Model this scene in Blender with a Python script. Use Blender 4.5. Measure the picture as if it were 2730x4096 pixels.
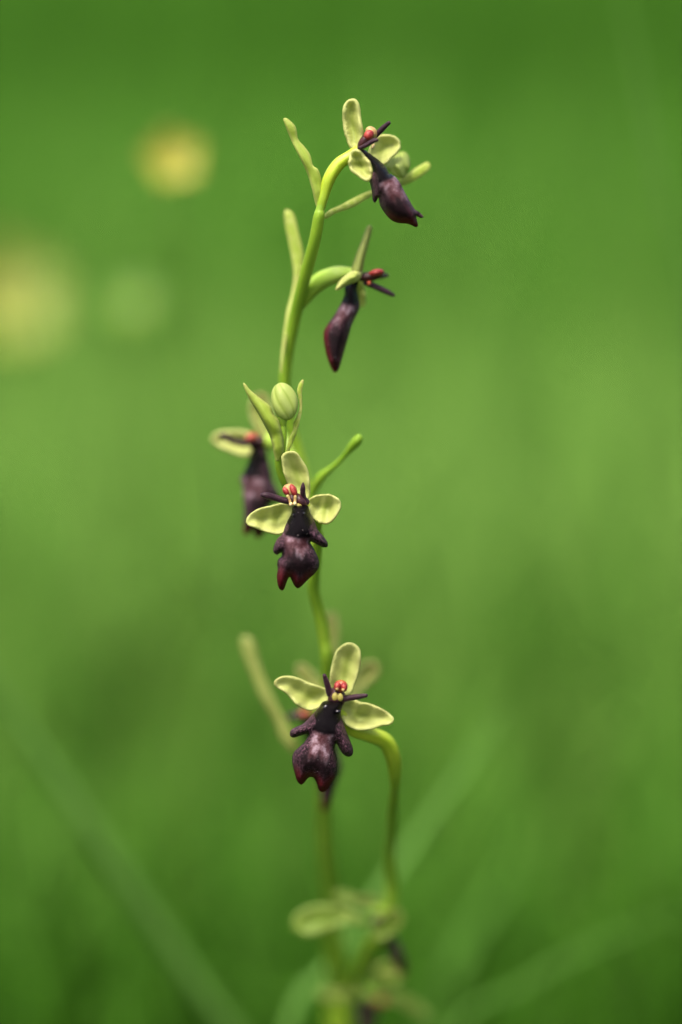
import bpy, math, random
import numpy as np
from mathutils import Vector, Matrix
from mathutils.geometry import delaunay_2d_cdt

# ------------------------------------------------------------------ scene, camera, light
for o in list(bpy.data.objects):
    bpy.data.objects.remove(o)
scene = bpy.context.scene
COL = scene.collection
random.seed(7)
rng = np.random.default_rng(11)

D0 = 0.4167                    # focus distance: a frame 150 mm tall at the orchids
PITCH = math.radians(12.0)     # the camera looks a little down into the meadow
CZ = 0.200                     # height of the frame centre on the orchids
F = Vector((0, math.cos(PITCH), -math.sin(PITCH)))
U = Vector((0, math.sin(PITCH), math.cos(PITCH)))
R = Vector((1, 0, 0))
CAM = Vector((0, 0, CZ)) - F * D0

cd = bpy.data.cameras.new('camera')
cam = bpy.data.objects.new('camera', cd)
COL.objects.link(cam)
cam.location = CAM
cam.rotation_euler = (math.pi / 2 - PITCH, 0, 0)
cd.sensor_fit = 'VERTICAL'
cd.sensor_height = 36
cd.sensor_width = 24
cd.lens = 100
cd.clip_start = 0.01
cd.clip_end = 2000
cd.dof.use_dof = True
cd.dof.focus_distance = D0
cd.dof.aperture_fstop = 4.0
scene.camera = cam

SUN_EL, SUN_AZ = math.radians(66), math.radians(212)   # high, over the photographer's left shoulder
w = bpy.data.worlds.new('World')
scene.world = w
w.use_nodes = True
nt = w.node_tree
sky = nt.nodes.new('ShaderNodeTexSky')
sky.sky_type = 'NISHITA'
sky.sun_disc = False
sky.sun_elevation = SUN_EL
sky.sun_rotation = SUN_AZ
sky.air_density = 0.6
sky.dust_density = 6.0
sky.ozone_density = 0.3
nt.nodes['Background'].inputs['Strength'].default_value = 0.13
nt.links.new(sky.outputs[0], nt.nodes['Background'].inputs['Color'])

sl = bpy.data.lights.new('sun', 'SUN')
sl.energy = 1.5
sl.angle = math.radians(14)
sl.color = (1.0, 0.93, 0.80)
so = bpy.data.objects.new('sun', sl)
COL.objects.link(so)
sd = Vector((math.sin(SUN_AZ) * math.cos(SUN_EL), math.cos(SUN_AZ) * math.cos(SUN_EL), math.sin(SUN_EL)))
so.rotation_euler = sd.to_track_quat('Z', 'Y').to_euler()
so.location = (0, 0, 3)

scene.view_settings.view_transform = 'Standard'
scene.view_settings.look = 'None'
scene.view_settings.exposure = 1.4
scene.view_settings.gamma = 1
scene.render.engine = 'CYCLES'
scene.cycles.use_denoising = True
try:
    scene.cycles.denoiser = 'OPENIMAGEDENOISE'
except Exception:
    pass
scene.cycles.max_bounces = 8
scene.cycles.transmission_bounces = 6

# ------------------------------------------------------------------ photo pixels to points
def P(x, y, dd=0.0):
    """pixel of the 2730x4096 photograph, dd = millimetres behind the plane of focus"""
    d = D0 + dd * 0.001
    k = 0.36 / 4096
    return CAM + F * d + R * ((x - 1365) * k * d) + U * ((2048 - y) * k * d)

CROPS = {0: (0, 0, .57436), 1: (1050, 350, 2.0907), 2: (1050, 800, 2.0907), 3: (800, 1480, 2.24),
         4: (950, 1880, 3.136), 5: (900, 2350, 1.96), 6: (900, 2800, 1.568), 7: (900, 3300, 1.568),
         8: (1000, 2500, 2.6133), 9: (1300, 450, 3.4844)}
def S(c, x, y):
    ox, oy, s = CROPS[c]
    return (ox + x / s, oy + y / s)
def PC(c, x, y, dd=0.0):
    return P(*S(c, x, y), dd)
MM = 0.03662                   # millimetres per photo pixel at the plane of focus

# ------------------------------------------------------------------ materials
def new_mat(name):
    m = bpy.data.materials.new(name)
    m.use_nodes = True
    n = m.node_tree.nodes
    return m, n, m.node_tree.links, n['Principled BSDF'], n['Material Output']

def noise(n, l, scale, detail=3, rough=.6, coord='Object'):
    tc = n.new('ShaderNodeTexCoord')
    t = n.new('ShaderNodeTexNoise')
    t.inputs['Scale'].default_value = scale
    t.inputs['Detail'].default_value = detail
    t.inputs['Roughness'].default_value = rough
    l.new(tc.outputs[coord], t.inputs['Vector'])
    return t

def ramp(n, stops):
    r = n.new('ShaderNodeValToRGB')
    e = r.color_ramp.elements
    while len(e) < len(stops):
        e.new(.5)
    for el, (p, c) in zip(e, stops):
        el.position = p
        el.color = (*c, 1)
    return r

def mixc(n, l, fac, a, b, mode='MIX'):
    m = n.new('ShaderNodeMix')
    m.data_type = 'RGBA'
    m.blend_type = mode
    for k, v in ((0, fac), (6, a), (7, b)):
        if isinstance(v, (int, float)):
            m.inputs[k].default_value = v
        elif isinstance(v, tuple):
            m.inputs[k].default_value = (*v, 1)
        else:
            l.new(v, m.inputs[k])
    return m.outputs[2]

def attr(n, name):
    a = n.new('ShaderNodeAttribute')
    a.attribute_name = name
    return a.outputs['Fac']

def bump(n, l, b, tex, dist, strength=.5):
    bp = n.new('ShaderNodeBump')
    bp.inputs['Strength'].default_value = strength
    bp.inputs['Distance'].default_value = dist
    l.new(tex.outputs[0], bp.inputs['Height'])
    l.new(bp.outputs[0], b.inputs['Normal'])

def translucent(n, l, b, out, color, fac):
    t = n.new('ShaderNodeBsdfTranslucent')
    l.new(color, t.inputs['Color'])
    mx = n.new('ShaderNodeMixShader')
    if isinstance(fac, float):
        mx.inputs[0].default_value = fac
    else:
        l.new(fac, mx.inputs[0])
    l.new(b.outputs[0], mx.inputs[1])
    l.new(t.outputs[0], mx.inputs[2])
    l.new(mx.outputs[0], out.inputs['Surface'])

def sepal_mat(name, edge, mid, centre, brown=.25):
    m, n, l, b, out = new_mat(name)
    r = ramp(n, [(0, edge), (.45, mid), (1, centre)])
    l.new(attr(n, 'edge'), r.inputs[0])
    ns = noise(n, l, 420, 4)
    c = mixc(n, l, ns.outputs[0], r.outputs[0], mixc(n, l, .5, r.outputs[0], tuple(x * .55 for x in mid)))
    vm = n.new('ShaderNodeMath'); vm.operation = 'MULTIPLY'; vm.inputs[1].default_value = .38
    l.new(attr(n, 'vein'), vm.inputs[0])
    c = mixc(n, l, vm.outputs[0], c, tuple(x * .62 for x in centre))
    # a thin brownish rim, broken up
    nb = noise(n, l, 260, 2)
    rb = ramp(n, [(.48, (0, 0, 0)), (.66, (1, 1, 1))])
    l.new(nb.outputs[0], rb.inputs[0])
    re = ramp(n, [(.02, (1, 1, 1)), (.16, (0, 0, 0))])
    l.new(attr(n, 'edge'), re.inputs[0])
    mm = n.new('ShaderNodeMath'); mm.operation = 'MULTIPLY'
    l.new(rb.outputs[0], mm.inputs[0]); l.new(re.outputs[0], mm.inputs[1])
    m2 = n.new('ShaderNodeMath'); m2.operation = 'MULTIPLY'; m2.inputs[1].default_value = brown * 2
    l.new(mm.outputs[0], m2.inputs[0])
    c = mixc(n, l, m2.outputs[0], c, (.30, .19, .06))
    l.new(c, b.inputs['Base Color'])
    b.inputs['Roughness'].default_value = .48
    b.inputs['Specular IOR Level'].default_value = .35
    fine = noise(n, l, 5200, 2)
    bump(n, l, b, fine, .00012, .55)
    translucent(n, l, b, out, c, .36)
    return m

M = {}
M['sepal'] = sepal_mat('sepal_green', (.60, .64, .22), (.54, .60, .17), (.36, .46, .07), .10)
M['sepal_shaded'] = sepal_mat('sepal_shaded_green', (.30, .42, .08), (.24, .37, .05), (.19, .31, .03), .2)  # shade on the lowest flowers, painted in as a darker green
M['bract'] = sepal_mat('bract_green', (.55, .63, .17), (.42, .54, .08), (.30, .44, .03), .15)
M['far_bract'] = sepal_mat('bract_straw', (.38, .42, .13), (.31, .37, .08), (.23, .30, .045), .4)
M['bud'] = sepal_mat('bud_green', (.33, .45, .07), (.45, .56, .13), (.47, .58, .15), .1)

def stem_mat(name, a, c2, foot=None):
    m, n, l, b, out = new_mat(name)
    ns = noise(n, l, 160, 5)
    r = ramp(n, [(.3, a), (.7, c2)])
    l.new(ns.outputs[0], r.inputs[0])
    c = r.outputs[0]
    if foot:
        fr = ramp(n, [(.05, (1, 1, 1)), (.5, (0, 0, 0))])
        l.new(attr(n, 'along'), fr.inputs[0])
        c = mixc(n, l, fr.outputs[0], c, foot)
    l.new(c, b.inputs['Base Color'])
    b.inputs['Roughness'].default_value = .42
    b.inputs['Specular IOR Level'].default_value = .4
    b.inputs['Subsurface Weight'].default_value = .25
    b.inputs['Subsurface Radius'].default_value = (.4, .7, .1)
    b.inputs['Subsurface Scale'].default_value = .002
    bump(n, l, b, noise(n, l, 2600, 3), .0001, .5)
    return m
M['stem'] = stem_mat('stem_green', (.17, .31, .018), (.25, .39, .028))
M['ovary'] = stem_mat('ovary_green', (.33, .45, .022), (.40, .48, .03), (.21, .35, .023))
M['ovary_pale'] = stem_mat('ovary_pale_green', (.24, .40, .04), (.33, .48, .07), (.21, .35, .023))
M['stalk'] = stem_mat('meadow_stalk', (.09, .2, .02), (.13, .26, .03))

def lip_mat():
    m, n, l, b, out = new_mat('lip_velvet')
    ns = noise(n, l, 900, 4, .7)
    base = ramp(n, [(.35, (.0025, .001, .0015)), (.7, (.010, .003, .005))])
    l.new(ns.outputs[0], base.inputs[0])
    # short pale velvet hairs, seen as fine grain
    hair = noise(n, l, 2900, 4, .85)
    hr = ramp(n, [(.49, (0, 0, 0)), (.60, (1, 1, 1))])
    l.new(hair.outputs[0], hr.inputs[0])
    hm = n.new('ShaderNodeMath'); hm.operation = 'MULTIPLY'
    l.new(hr.outputs[0], hm.inputs[0]); l.new(attr(n, 'velvet'), hm.inputs[1])
    c = mixc(n, l, hm.outputs[0], base.outputs[0], (.17, .08, .11))
    red = mixc(n, l, ns.outputs[0], (.11, .005, .011), (.17, .012, .016))
    c = mixc(n, l, attr(n, 'red'), c, red)
    spn = noise(n, l, 620, 4, .7)
    spr = ramp(n, [(.36, (.045, .012, .014)), (.50, (.12, .058, .068)), (.64, (.30, .215, .255))])
    l.new(spn.outputs[0], spr.inputs[0])
    c = mixc(n, l, attr(n, 'speculum'), c, spr.outputs[0])
    c = mixc(n, l, attr(n, 'gloss'), c, (.0025, .0015, .0022))
    # pollen grains: sparse pale specks
    vo = n.new('ShaderNodeTexVoronoi'); vo.inputs['Scale'].default_value = 1500
    tc = n.new('ShaderNodeTexCoord'); l.new(tc.outputs['Object'], vo.inputs['Vector'])
    vr = ramp(n, [(.045, (1, 1, 1)), (.075, (0, 0, 0))]); l.new(vo.outputs['Distance'], vr.inputs[0])
    c = mixc(n, l, vr.outputs[0], c, (.55, .45, .45))
    l.new(c, b.inputs['Base Color'])
    rr = n.new('ShaderNodeMapRange')
    rr.inputs[3].default_value = .46; rr.inputs[4].default_value = .12
    l.new(attr(n, 'gloss'), rr.inputs[0]); l.new(rr.outputs[0], b.inputs['Roughness'])
    sp = n.new('ShaderNodeMapRange')
    sp.inputs[3].default_value = .10; sp.inputs[4].default_value = .05
    l.new(attr(n, 'gloss'), sp.inputs[0]); l.new(sp.outputs[0], b.inputs['Specular IOR Level'])
    sm = n.new('ShaderNodeMath'); sm.operation = 'MULTIPLY'; sm.inputs[1].default_value = .035
    l.new(attr(n, 'velvet'), sm.inputs[0]); l.new(sm.outputs[0], b.inputs['Sheen Weight'])
    b.inputs['Sheen Roughness'].default_value = .35
    b.inputs['Sheen Tint'].default_value = (.75, .45, .55, 1)
    bump(n, l, b, hair, .00025, .8)
    tf = n.new('ShaderNodeMath'); tf.operation = 'MULTIPLY'; tf.inputs[1].default_value = .45
    l.new(attr(n, 'red'), tf.inputs[0])
    translucent(n, l, b, out, red, tf.outputs[0])
    return m
M['lip'] = lip_mat()

def simple_mat(name, a, c2, scale, rough=.45, spec=.4, sheen=0, sss=0):
    m, n, l, b, out = new_mat(name)
    ns = noise(n, l, scale, 4, .65)
    r = ramp(n, [(.35, a), (.68, c2)])
    l.new(ns.outputs[0], r.inputs[0])
    l.new(r.outputs[0], b.inputs['Base Color'])
    b.inputs['Roughness'].default_value = rough
    b.inputs['Specular IOR Level'].default_value = spec
    b.inputs['Sheen Weight'].default_value = sheen
    b.inputs['Sheen Tint'].default_value = (.7, .5, .65, 1)
    if sss:
        b.inputs['Subsurface Weight'].default_value = sss
        b.inputs['Subsurface Radius'].default_value = (1, .3, .2)
        b.inputs['Subsurface Scale'].default_value = .0008
    bump(n, l, b, noise(n, l, 5200, 2), .00012, .6)
    return m
M['petal'] = simple_mat('petal_dark', (.010, .003, .006), (.045, .013, .024), 2400, .5, .25, .12)
M['anther'] = simple_mat('anther_red', (.17, .008, .012), (.40, .06, .045), 1500, .4, .35, 0, .12)
M['anther_orange'] = simple_mat('anther_orange', (.27, .032, .02), (.38, .11, .035), 900, .4, .5, 0, .3)
M['column'] = simple_mat('column_maroon', (.018, .005, .008), (.075, .016, .018), 900, .4, .4)
M['hood'] = simple_mat('hood_olive', (.30, .17, .06), (.42, .33, .12), 900, .45, .4, 0, .2)
M['throat'] = simple_mat('throat_olive', (.20, .17, .03), (.34, .30, .06), 900, .45, .4)
M['pollen'] = simple_mat('pollen_cream', (.50, .38, .16), (.64, .54, .28), 900, .5, .4, 0, .3)
M['gland'] = simple_mat('gland_black', (.004, .003, .005), (.012, .008, .014), 900, .12, .6)
M['yellow'] = simple_mat('petal_yellow', (.24, .25, .022), (.29, .28, .03), 220, .4, .4)
M['yellow_pale'] = simple_mat('petal_pale_yellow', (.17, .22, .03), (.22, .26, .04), 220, .4, .3)
M['yellow_dim'] = simple_mat('petal_greenish_yellow', (.07, .17, .012), (.10, .20, .014), 220, .4, .4)

def grass_mat(name, cols, trans=.32, atname='tint'):
    m, n, l, b, out = new_mat(name)
    r = ramp(n, cols)
    l.new(attr(n, atname), r.inputs[0])
    ns = noise(n, l, 60, 3)
    c = mixc(n, l, ns.outputs[0], r.outputs[0], mixc(n, l, .35, r.outputs[0], (.11, .23, .018)))
    l.new(c, b.inputs['Base Color'])
    b.inputs['Roughness'].default_value = .55
    b.inputs['Specular IOR Level'].default_value = .06
    translucent(n, l, b, out, c, trans)
    return m
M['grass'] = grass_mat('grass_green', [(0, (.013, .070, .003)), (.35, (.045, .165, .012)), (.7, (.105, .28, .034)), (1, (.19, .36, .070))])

M['long_blade'] = grass_mat('long_blade_green', [(0, (.03, .13, .015)), (.5, (.085, .22, .036)), (1, (.15, .32, .075))])

def ground_mat():
    m, n, l, b, out = new_mat('meadow_ground')
    ns = noise(n, l, .9, 6, .6)
    n2 = noise(n, l, 40, 5, .7)
    r = ramp(n, [(.3, (.035, .085, .012)), (.7, (.09, .17, .025))])
    l.new(ns.outputs[0], r.inputs[0])
    r2 = ramp(n, [(.35, (.03, .035, .012)), (.6, (.08, .15, .022))])
    l.new(n2.outputs[0], r2.inputs[0])
    l.new(mixc(n, l, .5, r.outputs[0], r2.outputs[0]), b.inputs['Base Color'])
    b.inputs['Roughness'].default_value = .9
    bump(n, l, b, n2, .02, .6)
    return m
M['ground'] = ground_mat()

# ------------------------------------------------------------------ object helpers
def link(name, me, mat, parent=None, origin=None, smooth=True):
    o = bpy.data.objects.new(name, me)
    COL.objects.link(o)
    if mat is not None:
        me.materials.append(mat)
    if smooth and len(me.polygons):
        me.polygons.foreach_set('use_smooth', [True] * len(me.polygons))
    if parent is not None:
        o.parent = parent
    return o

class Ctx:
    """the plant (and flower) that new meshes belong to; mesh coordinates are kept relative to the plant's base"""
    root = None
    org = Vector((0, 0, 0))
    par = None
ctx = Ctx()

def mesh(name, verts, faces, mat, attrs=None):
    me = bpy.data.meshes.new(name)
    me.from_pydata([tuple(Vector(v) - ctx.org) for v in verts], [], faces)
    me.update()
    if attrs:
        for k, v in attrs.items():
            a = me.attributes.new(k, 'FLOAT', 'POINT')
            a.data.foreach_set('value', np.asarray(v, dtype=np.float32))
    return link(name, me, mat, ctx.par)

def catmull(pts, per, closed):
    pts = [np.array(p, float) for p in pts]
    n = len(pts)
    out = []
    for i in range(n if closed else n - 1):
        if closed:
            a, b, c, d = pts[i - 1], pts[i], pts[(i + 1) % n], pts[(i + 2) % n]
        else:
            a, b, c, d = pts[max(i - 1, 0)], pts[i], pts[i + 1], pts[min(i + 2, n - 1)]
        for k in range(per):
            t = k / per
            out.append(.5 * ((2 * b) + (c - a) * t + (2 * a - 5 * b + 4 * c - d) * t * t + (3 * b - a - 3 * c + d) * t ** 3))
    if not closed:
        out.append(pts[-1])
    return np.array(out)

def seg_dist(p, poly):
    a = poly
    b = np.roll(poly, -1, axis=0)
    ab = b - a
    t = ((p[:, None, :] - a[None]) * ab[None]).sum(2) / np.maximum((ab ** 2).sum(1)[None], 1e-9)
    t = np.clip(t, 0, 1)
    q = a[None] + t[..., None] * ab[None]
    return np.sqrt(((p[:, None, :] - q) ** 2).sum(2)).min(1)

def inside(p, poly):
    a = poly
    b = np.roll(poly, -1, axis=0)
    px, py = p[:, 0][:, None], p[:, 1][:, None]
    cond = (a[None, :, 1] > py) != (b[None, :, 1] > py)
    xi = (b[None, :, 0] - a[None, :, 0]) * (py - a[None, :, 1]) / (b[None, :, 1] - a[None, :, 1] + 1e-12) + a[None, :, 0]
    return ((cond & (px < xi)).sum(1) % 2) == 1

def sheet(name, c, outline, mat, base, tip, dd, cup=0., slope=0., tilt=0., bulge=0., thick=.35, wob=.15, arch=0., cells=20,
          inflate=0., lip=None, keel=0.):
    """A leaf-like blade with real thickness. outline, base and tip are in crop c; cup / bulge / slope / tilt / arch are millimetres of
    depth: hollow, swell, tip behind base, one side behind the other, bow along the length."""
    poly = catmull([S(c, *p) for p in outline], 6, True)
    ext = poly.max(0) - poly.min(0)
    h = max(ext) / cells * .8
    h = max(h, 3.)
    gx = np.arange(poly[:, 0].min(), poly[:, 0].max(), h)
    gy = np.arange(poly[:, 1].min(), poly[:, 1].max(), h * .87)
    g = np.array([(x + (h / 2 if j % 2 else 0), y) for j, y in enumerate(gy) for x in gx])
    g = g[inside(g, poly)]
    if len(g):
        g = g[seg_dist(g, poly) > h * .42]
    allp = np.vstack([poly, g]) if len(g) else poly
    npoly = len(poly)
    res = delaunay_2d_cdt([Vector(p) for p in allp], [], [list(range(npoly))], 1, 1e-5)
    v2 = np.array([(v.x, v.y) for v in res[0]])
    faces = [list(f) for f in res[2]]
    e = seg_dist(v2, poly)
    e = e / max(e.max(), 1e-6)
    b2, t2 = np.array(S(c, *base)), np.array(S(c, *tip))
    ax = t2 - b2
    L = np.linalg.norm(ax)
    ax = ax / L
    nx = np.array([-ax[1], ax[0]])
    t = ((v2 - b2) @ ax) / L
    s = ((v2 - b2) @ nx)
    smax = max(np.abs(s).max(), 1e-6)
    sn = s / smax
    dome = np.sqrt(np.clip(1 - (1 - e) ** 2, 0, 1))
    rel = cup * e ** .8 - bulge * dome + keel * np.exp(-(s / (smax * .16)) ** 2) * np.clip(e * 2.2, 0, 1)
    # neighbour smoothing removes the crease along the medial axis
    nb = [set() for _ in v2]
    for f in faces:
        for i in range(3):
            nb[f[i]].update((f[i - 1], f[(i + 1) % 3]))
    edgev = e < 1e-4
    for _ in range(4):
        avg = np.array([rel[list(k)].mean() if k else rel[i] for i, k in enumerate(nb)])
        rel = np.where(edgev, rel, .4 * rel + .6 * avg)
    ph = random.random() * 6
    z = dd + rel + slope * t + tilt * sn - arch * 4 * t * (1 - t)
    z = z + wob * (np.sin(t * 9 + ph) * sn + .6 * np.sin(t * 17 + ph * 2 + sn * 3))
    rs = np.random.default_rng(int(abs(base[0] * 7 + tip[1])))
    vein = np.zeros_like(e)
    for k in (-.55, -.28, 0, .27, .52):
        k = k + rs.normal(0, .03)
        vein = np.maximum(vein, (1.0 if abs(k) < .1 else .55) * np.exp(-((sn - k * (1 - .5 * t ** 2) - .03 * np.sin(t * 7 + k * 9)) / (.085 if abs(k) < .1 else .05)) ** 2))
    at = {'edge': e, 'vein': vein * np.clip(e * 3, 0, 1) * np.clip(1.25 - t, 0, 1)}
    if lip is not None:
        at.update(lip_pattern(t, s / L, e, lip))
    verts = [P(x, y, k) for (x, y), k in zip(v2, z)]
    # faces turned to the camera
    fl = []
    for f in faces:
        a, b_, d_ = v2[f[0]], v2[f[1]], v2[f[2]]
        ar = (b_[0] - a[0]) * (d_[1] - a[1]) - (b_[1] - a[1]) * (d_[0] - a[0])
        fl.append(f if ar < 0 else f[::-1])
    if inflate:
        zb = dd + slope * t + tilt * sn + inflate * dome
        n0 = len(verts)
        back = {}
        for i in range(len(v2)):
            if edgev[i]:
                back[i] = i
            else:
                back[i] = len(verts)
                verts.append(P(v2[i][0], v2[i][1], zb[i]))
        fl = fl + [[back[i] for i in f[::-1]] for f in fl]
        inner = [i for i in range(n0) if not edgev[i]]
        for k in at:
            at[k] = np.concatenate([at[k], at[k][inner]])
        return mesh(name, verts, fl, mat, at)
    o = mesh(name, verts, fl, mat, at)
    so_ = o.modifiers.new('thickness', 'SOLIDIFY')
    so_.thickness = thick * .001
    so_.offset = -1
    return o

def sstep(a, b, x):
    k = np.clip((x - a) / (b - a), 0, 1)
    return k * k * (3 - 2 * k)

def lip_pattern(t, s, e, q):
    """pigment of a lip: black shiny throat, pale speculum, dark velvet, red rim of the tips. q holds the bands along the length."""
    g0, g1, p1 = q['gloss'], q['speculum0'], q['speculum1']
    sc = s - q.get('shift', 0)
    wg = q.get('gw', .17)
    gloss = (1 - sstep(g0 - .03, g0 + .02, t + .25 * np.abs(sc))) * (1 - sstep(wg * .75, wg, np.abs(sc) + .02 * np.sin(t * 30)))
    spec = sstep(g1 - .03, g1 + .03, t) * (1 - sstep(p1 - .09, p1 + .05, t + .035 * np.sin(s * 34 + 1) + .02 * np.sin(s * 90) + .22 * np.abs(sc)))
    spec = spec * (1 - sstep(q.get('pw', .15) * .6, q.get('pw', .15), np.abs(sc)))
    red = sstep(q.get('r0', .66), q.get('r1', .85), t) * (1 - sstep(.10, q.get('rw', .42), e))
    if q.get('rside'):
        red = red * sstep(-.06, .06, s * q['rside'])
    velvet = np.clip(1 - gloss - .25 * spec, 0, 1) * (.06 + .75 * (1 - sstep(.12, .62, e)) + .35 * (1 - sstep(.5, .62, t)))
    return {'gloss': gloss, 'speculum': spec * .92, 'red': red, 'velvet': np.clip(velvet, 0, 1)}

def tube(name, pts, mat, ring=14, per=7, ribs=0, ribamp=.06, depthk=1.0, twist=0., attrs=True):
    """pts: (Vector, radius in mm). depthk stretches the section along the view for blades seen edge-on."""
    arr = np.array([(*p, r) for p, r in pts])
    arr = catmull(arr, per, False)
    pos = [Vector(a[:3]) for a in arr]
    rad = [max(a[3], .05) * .001 for a in arr]
    T = []
    for i in range(len(pos)):
        T.append((pos[min(i + 1, len(pos) - 1)] - pos[max(i - 1, 0)]).normalized())
    # rounded ends
    P2, R2, T2 = [], [], []
    for k in (0, 1, 2):
        a = k / 3 * math.pi / 2
        P2.append(pos[0] - T[0] * rad[0] * math.cos(a)); R2.append(rad[0] * max(math.sin(a), .06)); T2.append(T[0])
    for p, r, tt in zip(pos, rad, T):
        P2.append(p); R2.append(r); T2.append(tt)
    for k in (2, 1, 0):
        a = k / 3 * math.pi / 2
        P2.append(pos[-1] + T[-1] * rad[-1] * math.cos(a)); R2.append(rad[-1] * max(math.sin(a), .06)); T2.append(T[-1])
    verts, faces = [], []
    nP = len(P2)
    for i, (p, r, tt) in enumerate(zip(P2, R2, T2)):
        ref = -F
        e1 = (ref - tt * ref.dot(tt))
        if e1.length < .05:
            e1 = U - tt * U.dot(tt)
        e1.normalize()
        e2 = tt.cross(e1)
        for k in range(ring):
            a = 2 * math.pi * k / ring
            rr = r * (1 + (ribamp * math.cos(ribs * (a + twist * i / nP)) if ribs else 0))
            verts.append(p + e1 * (rr * depthk * math.cos(a)) + e2 * (rr * math.sin(a)))
    for i in range(nP - 1):
        for k in range(ring):
            a, b = i * ring + k, i * ring + (k + 1) % ring
            faces.append([a, b, b + ring, a + ring])
    faces.append(list(range(ring))[::-1])
    faces.append([(nP - 1) * ring + k for k in range(ring)])
    at = {'edge': np.full(len(verts), .5), 'along': np.repeat(np.linspace(0, 1, nP), ring)}
    return mesh(name, verts, faces, mat, at)

def ell(name, c, x, y, rx, ry, ang, dd, rz, mat, seams=(), seam=.06, nu=28, nv=18, lump=0., stwist=0.):
    """ellipsoid-like body: half sizes rx, ry in crop pixels, rz in mm; long axis ry turned by ang degrees; seams are grooves along it"""
    s = CROPS[c][2]
    rx, ry = rx / s * MM * .001, ry / s * MM * .001
    ctr = PC(c, x, y, dd)
    a = math.radians(ang)
    ey = (U * math.cos(a) + R * math.sin(a))
    ex = (R * math.cos(a) - U * math.sin(a))
    ez = -F
    verts, faces, ed = [], [], []
    for j in range(nv + 1):
        ph = math.pi * j / nv
        for i in range(nu):
            th = 2 * math.pi * i / nu
            k = 1.0
            g = 0
            for t0 in seams:
                d = (th - t0 - stwist * (ph - 1.6) + math.pi) % (2 * math.pi) - math.pi
                g = max(g, math.exp(-(d / .2) ** 2))
            k -= seam * g
            k += lump * math.sin(3 * th + 2 * ph) * math.sin(ph)
            sp = math.sin(ph) * k
            verts.append(ctr + ex * (rx * sp * math.sin(th)) + ez * (rz * .001 * sp * math.cos(th)) + ey * (ry * math.cos(ph)))
            ed.append(1 - g)
    for j in range(nv):
        for i in range(nu):
            a0, b0 = j * nu + i, j * nu + (i + 1) % nu
            faces.append([a0, a0 + nu, b0 + nu, b0])
    o = mesh(name, verts, faces, mat, {'edge': ed})
    return o

def plant(name, label, cat, base, group=None):
    r = bpy.data.objects.new(name, None)
    COL.objects.link(r)
    r.empty_display_size = .02
    r.location = base
    r['label'] = label
    r['category'] = cat
    if group:
        r['group'] = group
    ctx.root, ctx.par, ctx.org = r, r, Vector(base)
    return r

def flower(pts, mat, **k):
    """the part that carries a flower: its ovary, with the sepals, petals, lip and column as its children"""
    ctx.par = ctx.root
    o = tube('flower', pts, mat, **k)
    ctx.par = o
    return o

def to_ground(p, r, dx=0, dy=0):
    """stem points from p straight down into the ground"""
    return [(Vector((p.x + dx * .5, p.y + dy * .5, p.z * .5)), r * 1.05), (Vector((p.x + dx, p.y + dy, -.004)), r * 1.15)]

# ------------------------------------------------------------------ the ground and the meadow
def ground():
    me = bpy.data.meshes.new('ground')
    xs = np.concatenate([-np.geomspace(400, 2, 14), np.linspace(-1.6, 1.6, 33), np.geomspace(2, 400, 14)])
    ys = np.concatenate([-np.geomspace(400, 2, 14), np.linspace(-1.6, 1.6, 33), np.geomspace(2, 400, 14)])
    vs, fs = [], []
    for y in ys:
        for x in xs:
            z = .012 * math.sin(x * 2.3 + 1) * math.sin(y * 1.7) if math.hypot(x, y) > .5 else 0
            vs.append((x, y, z - .001))
    n = len(xs)
    for j in range(len(ys) - 1):
        for i in range(n - 1):
            fs.append([j * n + i, j * n + i + 1, (j + 1) * n + i + 1, (j + 1) * n + i])
    me.from_pydata(vs, [], fs)
    o = link('ground', me, M['ground'])
    o['kind'] = 'structure'
    o['label'] = 'green meadow ground under the grass'
    o['category'] = 'ground'
ground()

def lowfreq(x, y, seed):
    r = np.random.default_rng(seed)
    v = np.zeros_like(x)
    for k in range(7):
        fx, fy = r.normal(0, 1.6, 2)
        v += np.sin(x * fx * 1.8 + y * fy * 1.1 + r.uniform(0, 6.3)) * r.uniform(.5, 1)
    return v / 3.2

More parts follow.
